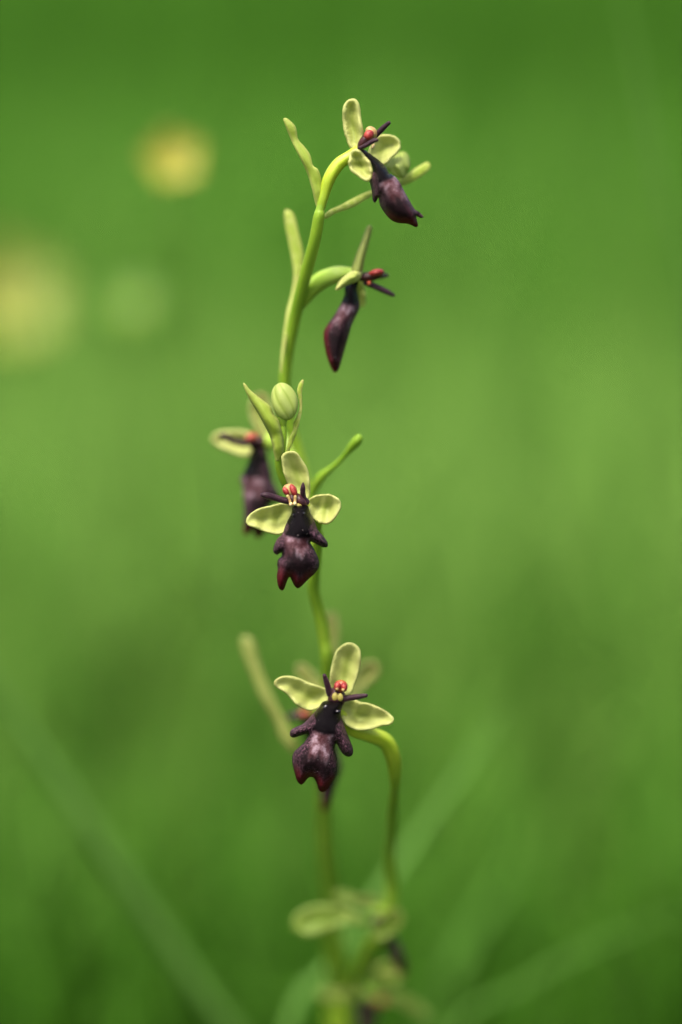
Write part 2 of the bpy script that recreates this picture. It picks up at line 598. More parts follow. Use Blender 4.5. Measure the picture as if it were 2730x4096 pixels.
def blades(name, px, py, h, wd, tint, stiff):
    n = len(px)
    K = 4
    az = rng.uniform(0, 2 * np.pi, n)          # bend direction
    fa = rng.uniform(0, 2 * np.pi, n)          # facing
    bend = np.minimum(np.abs(rng.normal(0, .5, n)), .9) * h * stiff
    lean = rng.normal(0, .10, (n, 2)) * (h * stiff)[:, None]
    vs = np.zeros((n, 2 * K + 1, 3))
    for k in range(K + 1):
        t = k / K
        cx = px + np.cos(az) * bend * t ** 2.2 + lean[:, 0] * t
        cy = py + np.sin(az) * bend * t ** 2.2 + lean[:, 1] * t
        cz = h * (t - .28 * (bend / h) * t ** 2.5) - .002
        ww = wd * (1 - t ** 2.2) * (.75 + .5 * t)
        if k < K:
            vs[:, 2 * k] = np.stack([cx - np.cos(fa) * ww / 2, cy - np.sin(fa) * ww / 2, cz], 1)
            vs[:, 2 * k + 1] = np.stack([cx + np.cos(fa) * ww / 2, cy + np.sin(fa) * ww / 2, cz], 1)
        else:
            vs[:, 2 * K] = np.stack([cx, cy, cz], 1)
    tri = []
    for k in range(K - 1):
        a = 2 * k
        tri += [(a, a + 1, a + 3), (a, a + 3, a + 2)]
    tri.append((2 * K - 2, 2 * K - 1, 2 * K))
    tri = np.array(tri)
    V = 2 * K + 1
    fa_ = (tri[None] + (np.arange(n) * V)[:, None, None]).reshape(-1, 3)
    me = bpy.data.meshes.new(name)
    me.vertices.add(n * V)
    me.vertices.foreach_set('co', vs.reshape(-1))
    me.loops.add(len(fa_) * 3)
    me.loops.foreach_set('vertex_index', fa_.reshape(-1).astype(np.int32))
    me.polygons.add(len(fa_))
    me.polygons.foreach_set('loop_start', np.arange(0, len(fa_) * 3, 3, dtype=np.int32))
    me.polygons.foreach_set('loop_total', np.full(len(fa_), 3, dtype=np.int32))
    me.update(calc_edges=True)
    at = me.attributes.new('tint', 'FLOAT', 'POINT')
    at.data.foreach_set('value', np.repeat(tint, V).astype(np.float32))
    return link(name, me, M['grass'], None, smooth=True)

def meadow():
    X, Y, H, W, Tn, St = [], [], [], [], [], []
    def band(n, y0, y1, half0, half1, h0, h1, w0, w1):
        y = rng.uniform(y0, y1, n)
        hw = half0 + (half1 - half0) * (y - y0) / (y1 - y0)
        x = rng.uniform(-1, 1, n) * hw
        h = rng.uniform(h0, h1, n)
        X.append(x); Y.append(y); H.append(h); St.append(np.ones(n))
        W.append(rng.uniform(w0, w1, n))
        shade_tint = np.interp(y, [.0, .14, .22, .4, .65, .95, 2.5, 5], [.0, .08, .46, .92, .82, .38, .33, .40])   # shade painted into the near turf's tint, a lit glow into the band behind
        Tn.append(np.clip(shade_tint + .30 * lowfreq(x * 1.0, y * 1.0, 5) + rng.normal(0, .14, n), 0, 1))
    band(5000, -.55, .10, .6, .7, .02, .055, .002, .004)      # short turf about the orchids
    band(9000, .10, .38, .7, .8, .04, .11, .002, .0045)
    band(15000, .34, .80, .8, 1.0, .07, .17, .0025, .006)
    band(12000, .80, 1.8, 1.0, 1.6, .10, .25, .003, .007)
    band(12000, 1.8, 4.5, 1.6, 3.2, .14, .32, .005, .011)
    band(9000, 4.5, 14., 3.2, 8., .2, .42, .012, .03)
    # taller grass between the photographer and the orchids: it only veils the foot of the frame
    n = 420
    y = rng.uniform(-.27, -.15, n)
    d = y - CAM.y
    x = rng.uniform(-1, 1, n) * .30
    top = CAM.z - d * np.tan(PITCH + np.arctan(.18 * (.55 + .85 * rng.random(n) ** .6)))
    X.append(x); Y.append(y); H.append(np.maximum(top, .03)); W.append(rng.uniform(.0015, .0032, n))
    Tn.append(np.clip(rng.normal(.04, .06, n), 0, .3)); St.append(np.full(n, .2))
    # dense tall grass added out of frame on both sides to shade the orchids' feet
    n = 9000
    y = rng.uniform(-.22, .16, n)
    d = y - CAM.y
    x = (.12 * d + .07 + .30 * rng.random(n)) * rng.choice([-1, 1], n)
    X.append(x); Y.append(y); H.append(rng.uniform(.12, .25, n)); W.append(rng.uniform(.0025, .0055, n))
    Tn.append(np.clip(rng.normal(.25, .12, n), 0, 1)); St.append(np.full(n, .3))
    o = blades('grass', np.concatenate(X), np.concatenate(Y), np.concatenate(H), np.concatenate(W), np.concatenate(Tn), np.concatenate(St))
    o['kind'] = 'stuff'
    o['label'] = 'soft green meadow grass filling the whole backdrop'
    o['category'] = 'grass'
meadow()

# ------------------------------------------------------------------ single grass blades one can tell apart
def grass_blade(label, pts, wmm, tint, group='long grass blades beside the orchids', facing=0.6):
    """pts: full-frame pixels (1568 wide) with depth in mm; the blade is a folded strip running on down into the ground"""
    w = [PC(0, x, y, d) for x, y, d in pts]
    last, prev = w[-1], w[-2]
    dirn = (last - prev)
    k = (last.z + .003) / max(-dirn.z, 1e-4)
    foot = last + dirn * min(k, 6)
    foot = Vector((last.x + (foot.x - last.x) * .5, last.y + (foot.y - last.y) * .5, -.003))
    mid = (last + foot) / 2 + Vector(((last.x - foot.x) * .1, 0, 0))
    line = catmull([tuple(p) for p in w + [mid, foot]], 8, False)
    ctx.org = foot; ctx.par = None; ctx.root = None
    n = len(line)
    vs, fs = [], []
    for i, p in enumerate(line):
        p = Vector(p)
        t = i / (n - 1)
        tt = (Vector(line[min(i + 1, n - 1)]) - Vector(line[max(i - 1, 0)])).normalized()
        side = tt.cross(-F)
        side.normalize()
        side = (side * facing + F * math.sqrt(1 - facing ** 2)).normalized()
        nrm = tt.cross(side).normalized()
        ww = wmm * .001 * .5 * min(1, (t / .35) ** .6 if t > 0 else .02)
        th = .00018
        vs += [p - side * ww + nrm * ww * .25, p + nrm * -th, p + side * ww + nrm * ww * .25,
               p + side * ww + nrm * (ww * .25 + th), p + nrm * th, p - side * ww + nrm * (ww * .25 + th)]
    for i in range(n - 1):
        for k in range(6):
            a, b = i * 6 + k, i * 6 + (k + 1) % 6
            fs.append([a, b, b + 6, a + 6])
    fs.append([0, 1, 2, 3, 4, 5]); fs.append([(n - 1) * 6 + k for k in range(6)][::-1])
    me = bpy.data.meshes.new('grass_blade')
    me.from_pydata([tuple(v - foot) for v in vs], [], fs)
    a = me.attributes.new('tint', 'FLOAT', 'POINT')
    a.data.foreach_set('value', np.full(len(vs), tint, dtype=np.float32))
    o = link('grass_blade', me, M['long_blade'])
    o.location = foot
    o['label'] = label; o['category'] = 'grass blade'; o['group'] = group
    return o

grass_blade('long pale blade leaning up out past the lowest orchid flowers', [(1165, 1620, 120), (1010, 1845, 112), (880, 2035, 105), (760, 2215, 100), (660, 2360, 96)], 2.4, .75, facing=.8)
grass_blade('broad blurred blade slanting down below the yellow flowers', [(-90, 1450, 125), (60, 1685, 125), (200, 1900, 125), (330, 2095, 128), (450, 2275, 130), (600, 2500, 133)], 5.0, .8, facing=.8)
grass_blade('thin blade arching low over the dark turf beside the lowest orchid flowers', [(1660, 2070, 150), (1480, 2125, 140), (1330, 2190, 132), (1180, 2275, 125), (1040, 2380, 120)], 1.2, .6, facing=.8)
grass_blade('faint tall stalk-like blade far behind the topmost orchid flower', [(1420, -60, 130), (1470, 200, 130), (1520, 450, 130), (1590, 760, 130)], 2.4, .55)
grass_blade('upright blade rising behind the drooping ovary of the short orchid', [(1215, 1900, 230), (1130, 2060, 220), (1050, 2200, 210), (980, 2353, 205)], 3.2, .5)

# ------------------------------------------------------------------ yellow meadow flowers, far out of focus
def yellow_flower(label, x, y, dd, rad, mat, tilt):
    c = PC(0, x, y, dd)
    base = Vector((c.x + random.uniform(-.01, .01), c.y + .02, 0))
    r = plant('yellow_flower', label, 'flower', base, 'yellow meadow flowers behind the orchids')
    head = c
    st = tube('stalk', [(head - Vector((0, 0, .001)), .5), (head * .6 + base * .4 + Vector((.004, 0, 0)), .55), (head * .25 + base * .75, .6), (base - Vector((0, 0, .003)), .7)], M['stalk'], 8, 5)
    n_ = Vector((math.sin(tilt[0]), -math.cos(tilt[0]) * math.cos(tilt[1]), math.sin(tilt[1]))).normalized()
    a1 = n_.orthogonal().normalized()
    a2 = n_.cross(a1)
    for k in range(5):
        th = 2 * math.pi * k / 5 + .3
        d = a1 * math.cos(th) + a2 * math.sin(th)
        q = n_.cross(d)
        vs, fs = [], []
        nu, nv = 6, 7
        for i in range(nu + 1):
            t = i / nu
            hw = rad * .62 * math.sin(math.pi * min(1, .10 + .80 * t ** .8))
            for j in range(nv):
                s = j / (nv - 1) * 2 - 1
                vs.append(head + d * (rad * t * (1 - .08 * s * s)) + q * (hw * s) + n_ * (rad * (.45 * t ** 1.6 + .12 * s * s * t)))
        for i in range(nu):
            for j in range(nv - 1):
                a = i * nv + j
                fs.append([a, a + 1, a + nv + 1, a + nv])
        o = mesh('petal', vs, fs, mat)
        m_ = o.modifiers.new('thickness', 'SOLIDIFY'); m_.thickness = .0003
    # the boss of stamens
    vs, fs = [], []
    for j in range(9):
        ph = math.pi * j / 8
        for i in range(14):
            th = 2 * math.pi * i / 14
            k = rad * .24 * (1 + .15 * math.cos(7 * th) * math.sin(ph))
            vs.append(head + n_ * (rad * .10 + k * math.cos(ph)) + (a1 * math.cos(th) + a2 * math.sin(th)) * (k * math.sin(ph)))
    for j in range(8):
        for i in range(14):
            a, b = j * 14 + i, j * 14 + (i + 1) % 14
            fs.append([a, a + 14, b + 14, b])
    mesh('stamens', vs, fs, M['yellow'])

yellow_flower('round blurred yellow flower standing alone level with the orchid top', 397, 375, 150, .0062, M['yellow'], (.1, .5))
yellow_flower('largest and palest of the blurred yellow flowers behind the orchids', -5, 700, 420, .0175, M['yellow_pale'], (.4, .6))
yellow_flower('dim greenish yellow flower head between the two brighter yellow ones', 305, 715, 260, .0070, M['yellow_dim'], (.0, .9))

# ------------------------------------------------------------------ ORCHID A: the tall one
GA = 'fly orchids growing close together'
baseA = P(*S(0, 760, 2500), 88); baseA = Vector((baseA.x, baseA.y, 0))
plant('fly_orchid', 'tall fly orchid whose topmost dark flower faces away from two upright bracts', 'orchid', baseA, GA)
stemA = [(742, 446, 1.3, .3), (739, 466, 1.5, .75), (736, 482, 1.7, .98), (733, 500, 2, 1.25), (722, 560, 4, 1.3), (700, 640, 8, 1.35), (680, 720, 12, 1.35), (664, 800, 15, 1.3), (655, 880, 17, 1.3),
         (664, 960, 19, 1.3), (690, 1050, 21, 1.3), (712, 1150, 22, 1.2), (723, 1300, 22, 1.2), (722, 1350, 22, 1.2), (735, 1410, 23, 1.2), (747, 1470, 25, 1.2), (753, 1530, 27, 1.25),
         (745, 1700, 36, 1.25), (741, 1850, 47, 1.25), (745, 1960, 56, 1.25), (757, 2060, 64, 1.3), (762, 2200, 74, 1.35), (762, 2353, 84, 1.4)]
pts = [(PC(0, x, y, d), r) for x, y, d, r in stemA]
pts = [(p, r * .68) for p, r in pts]
tube('stem', pts + to_ground(pts[-1][0], 1.2), M['stem'], 16, 5, ribs=5, ribamp=.03)

# bracts of the tall orchid
sheet('bract', 1, [(178, 262), (215, 262), (280, 330), (300, 430), (350, 490), (400, 560), (425, 650), (470, 690), (500, 790), (505, 880), (500, 1000), (470, 1030), (440, 960), (415, 850), (375, 720), (320, 600), (255, 470), (200, 340)],
      M['bract'], (480, 1020), (190, 265), 1.5, cup=-1.2, slope=-1.5, thick=.5, wob=.25)
sheet('bract', 2, [(185, 95), (225, 85), (268, 130), (300, 260), (335, 400), (345, 500), (325, 640), (290, 780), (255, 920), (225, 1050), (190, 1250), (160, 1450), (150, 1380), (165, 1200), (185, 1040), (205, 920), (245, 760), (262, 620), (245, 480), (215, 330), (190, 200)],
      M['bract'], (200, 1300), (200, 100), 13, cup=-1.4, slope=2, thick=.45)
sheet('bract', 1, [(515, 1075), (560, 1025), (650, 985), (760, 925), (880, 870), (1000, 830), (1100, 800), (1180, 745), (1290, 670), (1370, 625), (1402, 640), (1395, 685), (1300, 765), (1200, 815), (1100, 850), (960, 890), (850, 945), (720, 1010), (600, 1060), (545, 1095)],
      M['bract'], (530, 1080), (1400, 650), 4, cup=-1.0, slope=7, thick=.5)
sheet('bract', 3, [(985, 1110), (1010, 1010), (1070, 920), (1180, 850), (1280, 750), (1350, 640), (1400, 585), (1440, 585), (1460, 620), (1430, 680), (1350, 750), (1250, 850), (1150, 950), (1080, 1050), (1030, 1130)],
      M['stem'], (1000, 1110), (1430, 600), 19, cup=-1.2, slope=-9, thick=.7)
sheet('bract', 5, [(125, 400), (160, 380), (215, 400), (245, 480), (270, 580), (310, 690), (350, 780), (400, 890), (450, 1000), (510, 1100), (560, 1190), (560, 1280), (500, 1260), (430, 1160), (390, 1050), (330, 950), (270, 840), (220, 720), (170, 600), (130, 480)],
      M['far_bract'], (520, 1230), (160, 390), 36, cup=-1.3, slope=2, thick=.6)

# A1: the topmost flower, turned to its side
fl = flower([(PC(1, 478, 1080, 2), .5), (PC(1, 500, 960, 1.6), .70), (PC(1, 525, 870, 1.4), .80), (PC(1, 565, 750, 1), .92), (PC(1, 640, 640, 1), .95), (PC(1, 735, 575, 1), .9), (PC(1, 800, 530, 1), .8)], M['ovary'], ring=18, ribs=6, ribamp=.05, twist=1.4)
sheet('sepal', 1, [(755, 105), (785, 130), (798, 190), (808, 280), (825, 370), (825, 430), (800, 490), (775, 525), (750, 495), (720, 430), (700, 350), (690, 260), (693, 180), (715, 125)],
      M['sepal'], (775, 520), (752, 108), .5, cup=1.6, slope=-.8, tilt=-.5, thick=.45)
sheet('sepal', 1, [(770, 530), (800, 540), (840, 575), (880, 620), (900, 680), (905, 730), (885, 765), (850, 755), (800, 720), (760, 690), (740, 640), (745, 575)],
      M['sepal'], (770, 540), (885, 760), -2.2, cup=2.2, slope=-1.2, thick=.4, wob=.3)
sheet('sepal', 1, [(900, 545), (930, 480), (960, 425), (1020, 408), (1090, 415), (1140, 450), (1150, 490), (1110, 545), (1060, 595), (1010, 640), (960, 610), (910, 570)],
      M['sepal'], (905, 560), (1145, 460), 3.2, cup=1.6, slope=2.0, thick=.4)
sheet('petal', 1, [(795, 500), (840, 478), (900, 440), (940, 422), (968, 430), (970, 450), (940, 465), (890, 490), (840, 515), (805, 520)],
      M['petal'], (800, 510), (968, 440), -2.2, cup=-.5, slope=-1.5, thick=.5, wob=.05)
tube('petal', [(PC(1, 905, 440, 1), .42), (PC(1, 960, 390, .5), .42), (PC(1, 1010, 340, 0), .40), (PC(1, 1058, 296, -.5), .30)], M['petal'], 10, 6)
ell('column', 1, 868, 440, 48, 95, 40, .2, 1.3, M['column'], lump=.05)
ell('anther', 1, 912, 378, 58, 48, 50, .4, 1.0, M['hood'])
ell('anther_lobe', 1, 890, 398, 40, 47, 40, -.75, .75, M['anther'])
ell('pollen_tip', 1, 926, 492, 15, 24, 20, -.2, .4, M['pollen'])
sheet('lip', 1, [(800, 520), (850, 520), (890, 545), (930, 575), (985, 615), (1035, 665), (1065, 715), (1110, 745), (1150, 795), (1190, 870), (1240, 960), (1275, 1018), (1312, 1040), (1348, 1080), (1325, 1092), (1290, 1078), (1294, 1110), (1302, 1150), (1285, 1168), (1220, 1142), (1130, 1132), (1070, 1102), (1020, 1045), (985, 985), (972, 925), (958, 945), (940, 962), (924, 940), (915, 860), (893, 760), (905, 700), (890, 640), (850, 590), (810, 560)],
      M['lip'], (870, 560), (1280, 1120), -.6, bulge=3.0, slope=-1.5, tilt=1.2, thick=.45, wob=.12, cells=34, arch=1.0,
      lip=dict(gloss=.42, speculum0=.38, speculum1=.70, shift=-.08, gw=.16, pw=.20, r0=.62, r1=.85, rw=.6, rside=1))
# broad pale bract tip behind A1
ctx.par = ctx.root
sheet('bract', 1, [(1030, 660), (1075, 600), (1125, 550), (1185, 535), (1225, 570), (1238, 640), (1220, 700), (1170, 760), (1110, 740), (1060, 700)],
      M['bud'], (1060, 720), (1205, 545), 6.5, cup=-1.8, slope=2.0, thick=.5, wob=.3)

# A2: second flower, seen from the side and soft
fl = flower([(PC(2, 320, 880, 12), .8), (PC(2, 400, 760, 11), 1.15), (PC(2, 500, 670, 10), 1.3), (PC(2, 620, 625, 9), 1.25), (PC(2, 720, 615, 9), 1.0), (PC(2, 800, 620, 9), .9)], M['ovary_pale'], ring=18, ribs=6, ribamp=.05, twist=1.2)
tube('sepal', [(PC(2, 790, 600, 9), .9), (PC(2, 820, 480, 9), .75), (PC(2, 855, 370, 9.5), .62), (PC(2, 895, 245, 10), .5)], M['far_bract'], 12, 6, depthk=3.0)
sheet('sepal', 2, [(610, 745), (650, 670), (720, 610), (790, 580), (830, 600), (825, 650), (780, 690), (700, 720), (640, 755)],
      M['sepal'], (820, 620), (615, 745), 7, cup=-1.6, slope=-2, thick=.5)
sheet('sepal', 2, [(800, 650), (830, 720), (840, 800), (845, 880), (830, 900), (812, 820), (795, 720)],
      M['bract'], (810, 650), (838, 900), 14, cup=1, slope=2, thick=.5)
ell('column', 2, 900, 640, 42, 115, 82, 9, 1.3, M['column'])
ell('anther_lobe', 2, 955, 608, 32, 68, 80, 8, 1.1, M['anther'])
ell('pollen_tip', 2, 893, 697, 18, 22, 0, 8, .5, M['anther_orange'])
tube('petal', [(PC(2, 870, 690, 9), .5), (PC(2, 950, 725, 9), .48), (PC(2, 1030, 762, 9), .46), (PC(2, 1095, 795, 9), .32)], M['petal'], 10, 5)
tube('petal', [(PC(2, 900, 640, 12), .5), (PC(2, 970, 640, 12), .48), (PC(2, 1040, 630, 13), .35)], M['petal'], 10, 5)
sheet('lip', 2, [(740, 680), (800, 670), (795, 760), (815, 860), (810, 920), (775, 990), (745, 1060), (720, 1150), (690, 1250), (665, 1340), (640, 1415), (610, 1445), (580, 1415), (550, 1340), (528, 1260), (512, 1150), (520, 1085), (560, 1020), (610, 950), (660, 860), (688, 790), (690, 730)],
      M['lip'], (770, 690), (610, 1440), 9.5, bulge=2.6, inflate=2.4, thick=.4, cells=26,
      lip=dict(gloss=.25, speculum0=.26, speculum1=.48, shift=.05, gw=.15, pw=.16, r0=.42, r1=.62, rw=.5, rside=1))

# A3: flower behind, facing the other way, well out of focus
fl = flower([(PC(3, 880, 790, 21), 1.1), (PC(3, 800, 690, 22), 1.5), (PC(3, 700, 640, 23), 1.5), (PC(3, 590, 640, 24), 1.1)], M['ovary_pale'], ring=14, ribs=6)
sheet('sepal', 3, [(530, 215), (600, 255), (640, 400), (655, 560), (650, 700), (600, 660), (530, 560), (480, 450), (455, 350), (475, 265)],
      M['far_bract'], (610, 680), (535, 220), 25, cup=1.5, slope=2, thick=.45)
sheet('sepal', 3, [(105, 610), (150, 575), (260, 560), (380, 560), (470, 590), (520, 640), (480, 720), (400, 760), (300, 730), (200, 690), (130, 655)],
      M['sepal'], (510, 640), (110, 615), 24, cup=1.6, slope=1, thick=.45)
tube('petal', [(PC(3, 490, 640, 22), .5), (PC(3, 400, 655, 21.5), .55), (PC(3, 300, 635, 21), .5), (PC(3, 200, 585, 20.5), .42)], M['petal'], 10, 5)
ell('column', 3, 520, 650, 60, 90, 60, 23.5, 1.3, M['column'])
ell('anther_lobe', 3, 462, 605, 48, 62, 70, 22, 1.1, M['anther_orange'])
sheet('lip', 3, [(500, 660), (590, 690), (610, 790), (640, 900), (660, 1010), (715, 1110), (700, 1180), (640, 1200), (610, 1300), (600, 1430), (540, 1500), (495, 1495), (470, 1440), (425, 1480), (388, 1450), (395, 1300), (388, 1150), (380, 1040), (360, 980), (415, 870), (445, 770), (465, 700)],
      M['lip'], (530, 680), (490, 1480), 24, bulge=2.6, inflate=2.0, thick=.4, cells=26,
      lip=dict(gloss=.36, speculum0=.36, speculum1=.62, shift=.1, gw=.15, pw=.22, r0=.8, r1=1.0, rw=.3))

# A4: flower hidden behind the short orchid's, only its rim shows
fl = flower([(PC(0, 746, 1760, 34), 1.2), (PC(0, 752, 1700, 34), 1.5), (PC(0, 745, 1640, 35), 1.4), (PC(0, 728, 1610, 35), 1.0)], M['ovary_pale'], ring=14, ribs=6)
sheet('sepal', 8, [(1060, 800), (1060, 650), (1120, 500), (1200, 415), (1290, 400), (1335, 450), (1310, 530), (1230, 600), (1150, 690), (1090, 780)],
      M['far_bract'], (1070, 780), (1310, 420), 34, cup=1.5, slope=1, thick=.5)
sheet('sepal', 5, [(570, 620), (600, 610), (650, 650), (720, 720), (760, 780), (730, 800), (660, 750), (600, 690)],
      M['far_bract'], (750, 790), (580, 620), 33, cup=1, slope=1, thick=.5)
sheet('sepal', 5, [(800, 560), (790, 430), (795, 300), (810, 225), (840, 205), (865, 240), (872, 330), (865, 450), (850, 570)],
      M['far_bract'], (830, 570), (835, 210), 36, cup=1.2, slope=1, thick=.5)
ell('column', 5, 590, 1000, 45, 70, 80, 34, 1.3, M['column'])
ell('anther_lobe', 5, 630, 985, 40, 50, 70, 33, 1.2, M['anther_orange'])
tube('petal', [(PC(5, 640, 1020, 33), .5), (PC(5, 570, 1015, 33), .5), (PC(5, 500, 1010, 33), .4)], M['petal'], 10, 5)
sheet('lip', 6, [(500, 110), (620, 110), (690, 220), (720, 340), (735, 430), (705, 520), (670, 620), (640, 690), (620, 705), (608, 670), (600, 560), (560, 440), (520, 300), (490, 190)],
      M['lip'], (560, 120), (622, 700), 32, bulge=2.4, inflate=2, cells=24,
      lip=dict(gloss=.3, speculum0=.3, speculum1=.5, r0=.8, r1=1.0, rw=.3))

# ------------------------------------------------------------------ ORCHID B: bud on top, sharp flower below it
baseB = P(*S(0, 775, 2500), 82); baseB = Vector((baseB.x, baseB.y, 0))
plant('fly_orchid', 'fly orchid with a round green bud above one crisp dark flower', 'orchid', baseB, GA)
stemB = [(3, 742, 450, 2, .62), (3, 745, 560, 2.2, .7), (3, 735, 680, 2.6, .8), (3, 712, 800, 3.2, .85), (3, 725, 900, 4, .85), (3, 765, 1000, 5, .9), (3, 840, 1130, 7, .95),
         (4, 1000, 760, 9, 1.0), (4, 1000, 980, 11, 1.05), (4, 975, 1250, 13, 1.1), (4, 960, 1500, 15, 1.15)]
pts = [(PC(c, x, y, d), r) for c, x, y, d, r in stemB]
pts += [(PC(0, x, y, d), r) for x, y, d, r in [(735, 1410, 17, 1.2), (747, 1470, 18.5, 1.2), (753, 1530, 20, 1.25), (752, 1700, 30, 1.15), (747, 1850, 42, 1.15), (752, 1960, 50, 1.15), (765, 2070, 58, 1.2), (780, 2210, 67, 1.25), (782, 2353, 76, 1.3)]]
pts = [(p, r * .8) for p, r in pts]
tube('stem', pts + to_ground(pts[-1][0], 1.2), M['stem'], 16, 5, ribs=5, ribamp=.03)
sheet('bract', 3, [(388, 118), (410, 125), (450, 175), (510, 225), (580, 280), (635, 330), (660, 390), (700, 440), (720, 490), (740, 560), (755, 660), (745, 760), (715, 810), (685, 815), (665, 760), (650, 680), (625, 590), (575, 490), (520, 390), (460, 290), (410, 190)],
      M['bract'], (705, 810), (390, 120), 1.4, cup=-1.9, slope=-2.0, thick=.45, wob=.2)
sheet('bract', 3, [(932, 88), (928, 130), (915, 190), (918, 280), (915, 380), (895, 460), (875, 520), (860, 590), (830, 660), (805, 720), (785, 735), (782, 690), (800, 610), (835, 540), (840, 470), (870, 420), (895, 340), (888, 260), (872, 190), (885, 130), (910, 95)],
      M['bract'], (790, 730), (930, 90), 2.4, cup=-.9, slope=-.5, thick=.4)
ctx.par = ctx.root
tube('bud_stalk', [(PC(3, 742, 480, 2), .6), (PC(3, 738, 430, 2), .95), (PC(3, 745, 395, 2), 1.1)], M['ovary_pale'], 12, 5)
ell('bud', 3, 757, 282, 118, 172, -14, 1.5, 1.75, M['bud'], seams=(-.45, .5, 3.4), seam=.10, lump=.04, nu=48, nv=30, stwist=.45)

# B1: the sharpest flower
fl = flower([(PC(4, 985, 700, 8), 1.0), (PC(4, 960, 560, 6), 1.3), (PC(4, 900, 450, 4), 1.2), (PC(4, 850, 440, 2.2), .9)], M['ovary'], ring=14, ribs=6)
sheet('sepal', 3, [(810, 738), (855, 745), (900, 800), (940, 860), (965, 930), (975, 1020), (975, 1130), (945, 1170), (890, 1140), (840, 1090), (800, 1020), (765, 920), (748, 840), (743, 780), (765, 748)],
      M['sepal'], (930, 1160), (800, 745), 1.6, cup=1.7, slope=-1.6, thick=.3, keel=-.7)
sheet('sepal', 3, [(425, 1335), (450, 1300), (540, 1250), (640, 1225), (720, 1205), (790, 1200), (840, 1230), (830, 1320), (780, 1420), (710, 1465), (640, 1455), (560, 1430), (490, 1400), (435, 1385)],
      M['sepal'], (830, 1250), (428, 1350), 1.4, cup=1.7, slope=-.8, tilt=.4, thick=.3, wob=.3)
sheet('sepal', 3, [(960, 1180), (1000, 1150), (1070, 1128), (1140, 1122), (1200, 1140), (1250, 1175), (1260, 1210), (1240, 1270), (1200, 1325), (1150, 1365), (1090, 1365), (1035, 1340), (1000, 1290), (970, 1240)],
      M['sepal'], (965, 1200), (1258, 1195), 1.4, cup=1.7, slope=-.9, tilt=-.2, thick=.3, wob=.35)
tube('petal', [(PC(4, 650, 392, -.2), .50), (PC(4, 560, 375, -.4), .47), (PC(4, 450, 342, -.7), .50), (PC(4, 370, 322, -1), .50), (PC(4, 318, 314, -1.2), .34)], M['petal'], 12, 6)
tube('petal', [(PC(4, 862, 400, .3), .55), (PC(4, 836, 350, 0), .38), (PC(4, 822, 280, -.4), .40), (PC(4, 824, 215, -.8), .34), (PC(4, 826, 165, -1), .14)], M['petal'], 12, 6)
ell('column', 4, 775, 385, 80, 125, 128, .4, 1.25, M['column'], lump=.05)
ell('column', 4, 692, 362, 62, 74, -10, -.25, .7, M['column'])
ell('throat', 4, 765, 450, 55, 38, 0, -.1, 1.0, M['throat'])
ell('anther', 4, 658, 252, 92, 82, 10, -.2, .8, M['hood'], seams=(0,), seam=.12)
ell('anther_lobe', 4, 612, 268, 36, 60, -32, -.7, .55, M['anther'])
ell('anther_lobe', 4, 704, 256, 42, 84, -24, -.75, .6, M['anther'])
tube('pollen_stalk', [(PC(4, 635, 330, -1.0), .26), (PC(4, 655, 370, -.95), .2), (PC(4, 668, 415, -.95), .24)], M['hood'], 10, 5)
tube('pollen_stalk', [(PC(4, 728, 335, -1.0), .26), (PC(4, 726, 370, -.95), .24), (PC(4, 722, 410, -.95), .26)], M['hood'], 10, 5)
ell('pollen_tip', 4, 674, 430, 25, 28, 10, -1.25, .42, M['pollen'])
ell('pollen_tip', 4, 724, 422, 23, 26, -10, -1.25, .42, M['pollen'])
sheet('lip', 4, [(700, 455), (790, 440), (885, 450), (905, 520), (945, 590), (978, 660), (1012, 750), (1065, 815), (1115, 875), (1137, 930), (1127, 966), (1082, 970), (1020, 946), (960, 912), (915, 905), (948, 960), (985, 1035), (1015, 1100), (1029, 1170), (1018, 1235), (960, 1312), (880, 1382), (805, 1458), (757, 1483), (715, 1450), (685, 1390), (657, 1345), (635, 1372), (610, 1435), (588, 1495), (560, 1512), (522, 1482), (500, 1400), (497, 1320), (508, 1240), (500, 1180), (515, 1120), (553, 1085), (556, 1040), (535, 1045), (500, 1062), (462, 1042), (450, 1000), (468, 930), (508, 855), (565, 800), (600, 705), (640, 620), (680, 545)],
      M['lip'], (785, 470), (690, 1480), -.6, bulge=2.9, slope=-1.0, tilt=-.9, thick=.45, wob=.10, cells=44, arch=.9,
      lip=dict(gloss=.40, speculum0=.36, speculum1=.60, shift=-.01, gw=.165, pw=.185, r0=.68, r1=.92, rw=.5))
ell('gland', 4, 835, 545, 22, 20, 0, -2.5, .5, M['gland'])
ell('gland', 4, 705, 565, 20, 20, 0, -2.4, .5, M['gland'])

# ------------------------------------------------------------------ ORCHID C: the short one with a drooping ovary
baseC = P(*S(0, 790, 2480), 78); baseC = Vector((baseC.x, baseC.y, 0))
plant('fly_orchid', 'short fly orchid whose thick green ovary arches over to a spread dark flower', 'orchid', baseC, GA)
stemC = [(6, 1068, 500, 14.5, .7), (6, 1064, 580, 18, .95), (6, 1052, 700, 24, 1.0), (6, 1045, 850, 34, 1.05), (7, 1040, 180, 40, 1.1), (7, 1045, 360, 44, 1.2), (7, 1035, 520, 46, 1.4), (7, 980, 660, 48, 1.5),
         (7, 915, 780, 53, 1.6), (7, 850, 910, 60, 1.7), (7, 790, 1050, 70, 1.4), (7, 745, 1200, 74, 1.4)]
pts = [(PC(c, x, y, d), r) for c, x, y, d, r in stemC]
pts = [(p, r * .8) for p, r in pts]
tube('stem', pts + to_ground(pts[-1][0], 1.4), M['stem'], 16, 5, ribs=5, ribamp=.03)

